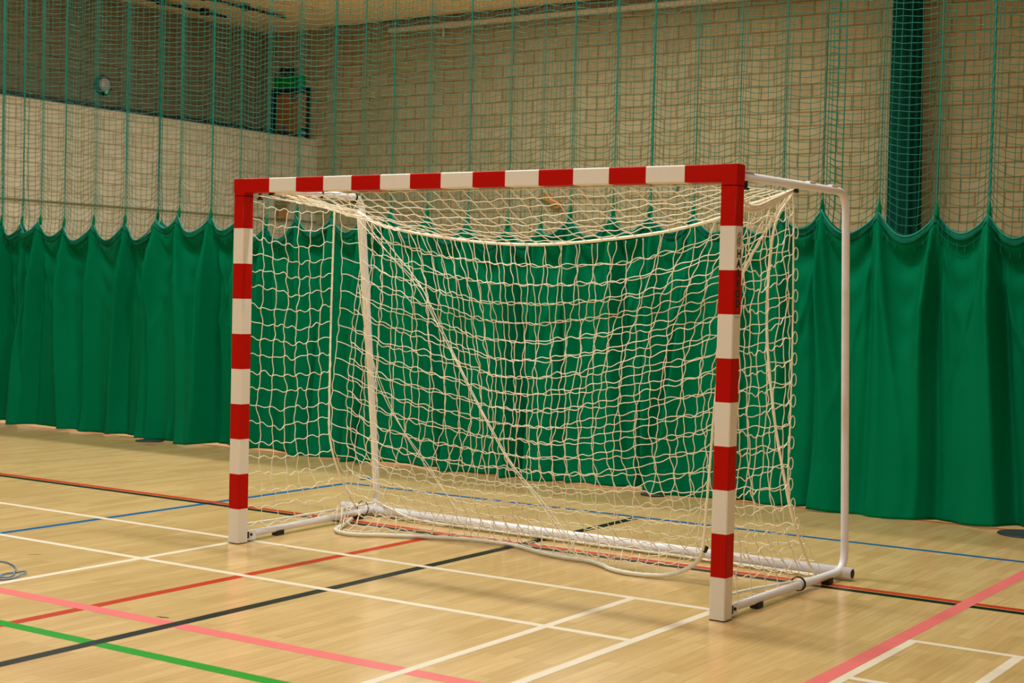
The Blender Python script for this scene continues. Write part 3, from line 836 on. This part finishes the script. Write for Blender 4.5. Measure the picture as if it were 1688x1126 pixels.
plabel(MB().tube([(2.668, .736, .172), (2.680, .734, .198)], .0135, 10).build('rope_end', M['rubber'], wr), 'dark taped rope end')
K = 29; R = 20; G = []
for r_ in range(R):
    v_ = r_/(R-1); row = []
    for c_ in range(K):
        u = c_/(K-1)
        bot = Wat(min(1, .06+.94*u)) + np.array([0, .03, .012])
        q = drape(u, v_, .10, 2.70, .045, -.05, .84, .05)
        w_ = np.clip((v_-.55)/.45, 0, 1)**1.5           # the foot follows the rope on the floor
        q = q*(1-w_) + np.array([bot[0], bot[1], q[2]*(1-w_)+bot[2]*w_])*w_
        # right edge hangs from the right clip down to the end of the weight rope
        if u > .70:
            w_ = ((u-.70)/.30)**1.5
            re = np.array([np.interp(v_, [0, .1, .2, .4, .6, .8, 1], [3.09, 2.97, 2.86, 2.74, 2.71, 2.69, 2.67]), .72, 2.0*(1-v_)+.18*v_])
            q = q*(1-w_) + re*w_
        row.append(q)
    G.append(row)
m = MB(); GC = net_panel(G, m, .0080, .0065, .0040, skip_edge=(1, 0, 0, 0), pin=(1, 0, 1, 1)); m.build('mesh_panel', M['net'], cnet)
# cords of the slack left side drawn together into diagonal gathers
D1 = [(.10, .99, 1.93), (.34, .96, 1.72), (.60, .95, 1.50), (.74, .95, 1.29), (.93, .95, 1.01), (1.115, .95, .737), (1.29, .95, .505), (1.465, .94, .346), (1.635, .92, .191), (1.78, .88, .07), (1.86, .86, .03)]
for q_ in range(3):
    a0 = q_*2.1
    P = catmull(D1, 6); n_ = len(P); tt = np.linspace(0, 1, n_)
    sp = .0075 + .028*(1-np.sin(PI*np.clip(tt*1.1, 0, 1)))
    P = P + np.stack([sp*np.cos(a0+9*tt), sp*np.sin(a0+9*tt), sp*.4*np.sin(a0+5*tt)], -1)
    MB().tube(P, .0024, 6).build('gather_strand', M['net'], cnet)
D2 = [(.12, .97, 1.50), (.22, .95, 1.14), (.33, .95, .87), (.50, .95, .63), (.70, .95, .42), (.90, .96, .20), (1.02, .97, .06)]
for q_ in range(2):
    P = catmull(D2, 6); tt = np.linspace(0, 1, len(P))
    P = P + np.stack([.008*np.cos(q_*PI+11*tt), .008*np.sin(q_*PI+11*tt), 0*tt], -1)
    MB().tube(P, .0022, 6).build('gather_strand', M['net'], cnet)
rope('edge_rope', GC[:, -1], .0068, cnet)
# short tails tying the meshes to the weight rope
for u in np.linspace(.08, .93, 24):
    a = Wat(u); b = a + np.array([rng.normal(0, .012), .02, .10+.05*rng.random()])
    MB().tube([a, (a+b)/2+np.array([rng.normal(0, .006), 0, 0]), b], NR, 5).build('tie_cord', M['net'], cnet)

# ------------------------------------------------------------------ lamps of the hall
def lamp(x, y, power, sx=1.5, sy=.30, z=6.55, col=(.95, 1, .95)):
    l = bpy.data.lights.new('hall_lamp', 'AREA'); l.shape = 'RECTANGLE'; l.size = sx; l.size_y = sy
    l.energy = power; l.color = col
    o = bpy.data.objects.new('hall_lamp', l); C.objects.link(o); o.location = (x, y, z)
    return o
for x, pw in ((-10, 100), (-6, 160), (-2, 350), (2, 450), (6, 45)):
    lamp(x, .55, pw)
for x, pw in ((-6, 110), (-2, 250), (2, 350), (6, 170)):
    lamp(x, -5.0, pw); lamp(x, -10.0, pw*.3)
for x, pw in ((-8.2, 480), (-5, 520), (-2, 520), (2, 250), (5.5, 60)):
    lamp(x, 5.45, pw)
for x, pw in ((-8.2, 330), (-5, 370)):
    lamp(x, 12.4, pw)
wd = bpy.data.worlds.new('hall_air'); bpy.context.scene.world = wd; wd.use_nodes = True
wd.node_tree.nodes['Background'].inputs['Color'].default_value = (.42, .45, .40, 1)
wd.node_tree.nodes['Background'].inputs['Strength'].default_value = .05

# ------------------------------------------------------------------ camera
cam = bpy.data.cameras.new('camera'); co = bpy.data.objects.new('camera', cam); C.objects.link(co)
cam.sensor_width = 36; cam.lens = 53.419; cam.clip_end = 200
rr_ = Vector((0.8330951220719663, 0.552605263473451, 0.02408195094532871))
uu_ = Vector((-0.03867365838337671, 0.014761942399213347, 0.9991428492482184))
ff_ = Vector((-0.5517761010837106, 0.8333123711058418, -0.033669369385520106))
mw = Matrix((rr_, uu_, -ff_)).transposed().to_4x4()
mw.translation = Vector((6.11625325, -6.33745565, 1.48527230))
co.matrix_world = mw
cam.dof.use_dof = True; cam.dof.focus_distance = 8.3; cam.dof.aperture_fstop = 5.0
bpy.context.scene.camera = co
sc = bpy.context.scene
sc.view_settings.view_transform = 'Standard'; sc.view_settings.look = 'None'
sc.view_settings.exposure = -1.24; sc.view_settings.gamma = 1.0; sc.view_settings.use_curve_mapping = False
sc.cycles.max_bounces = 6; sc.cycles.use_denoising = True
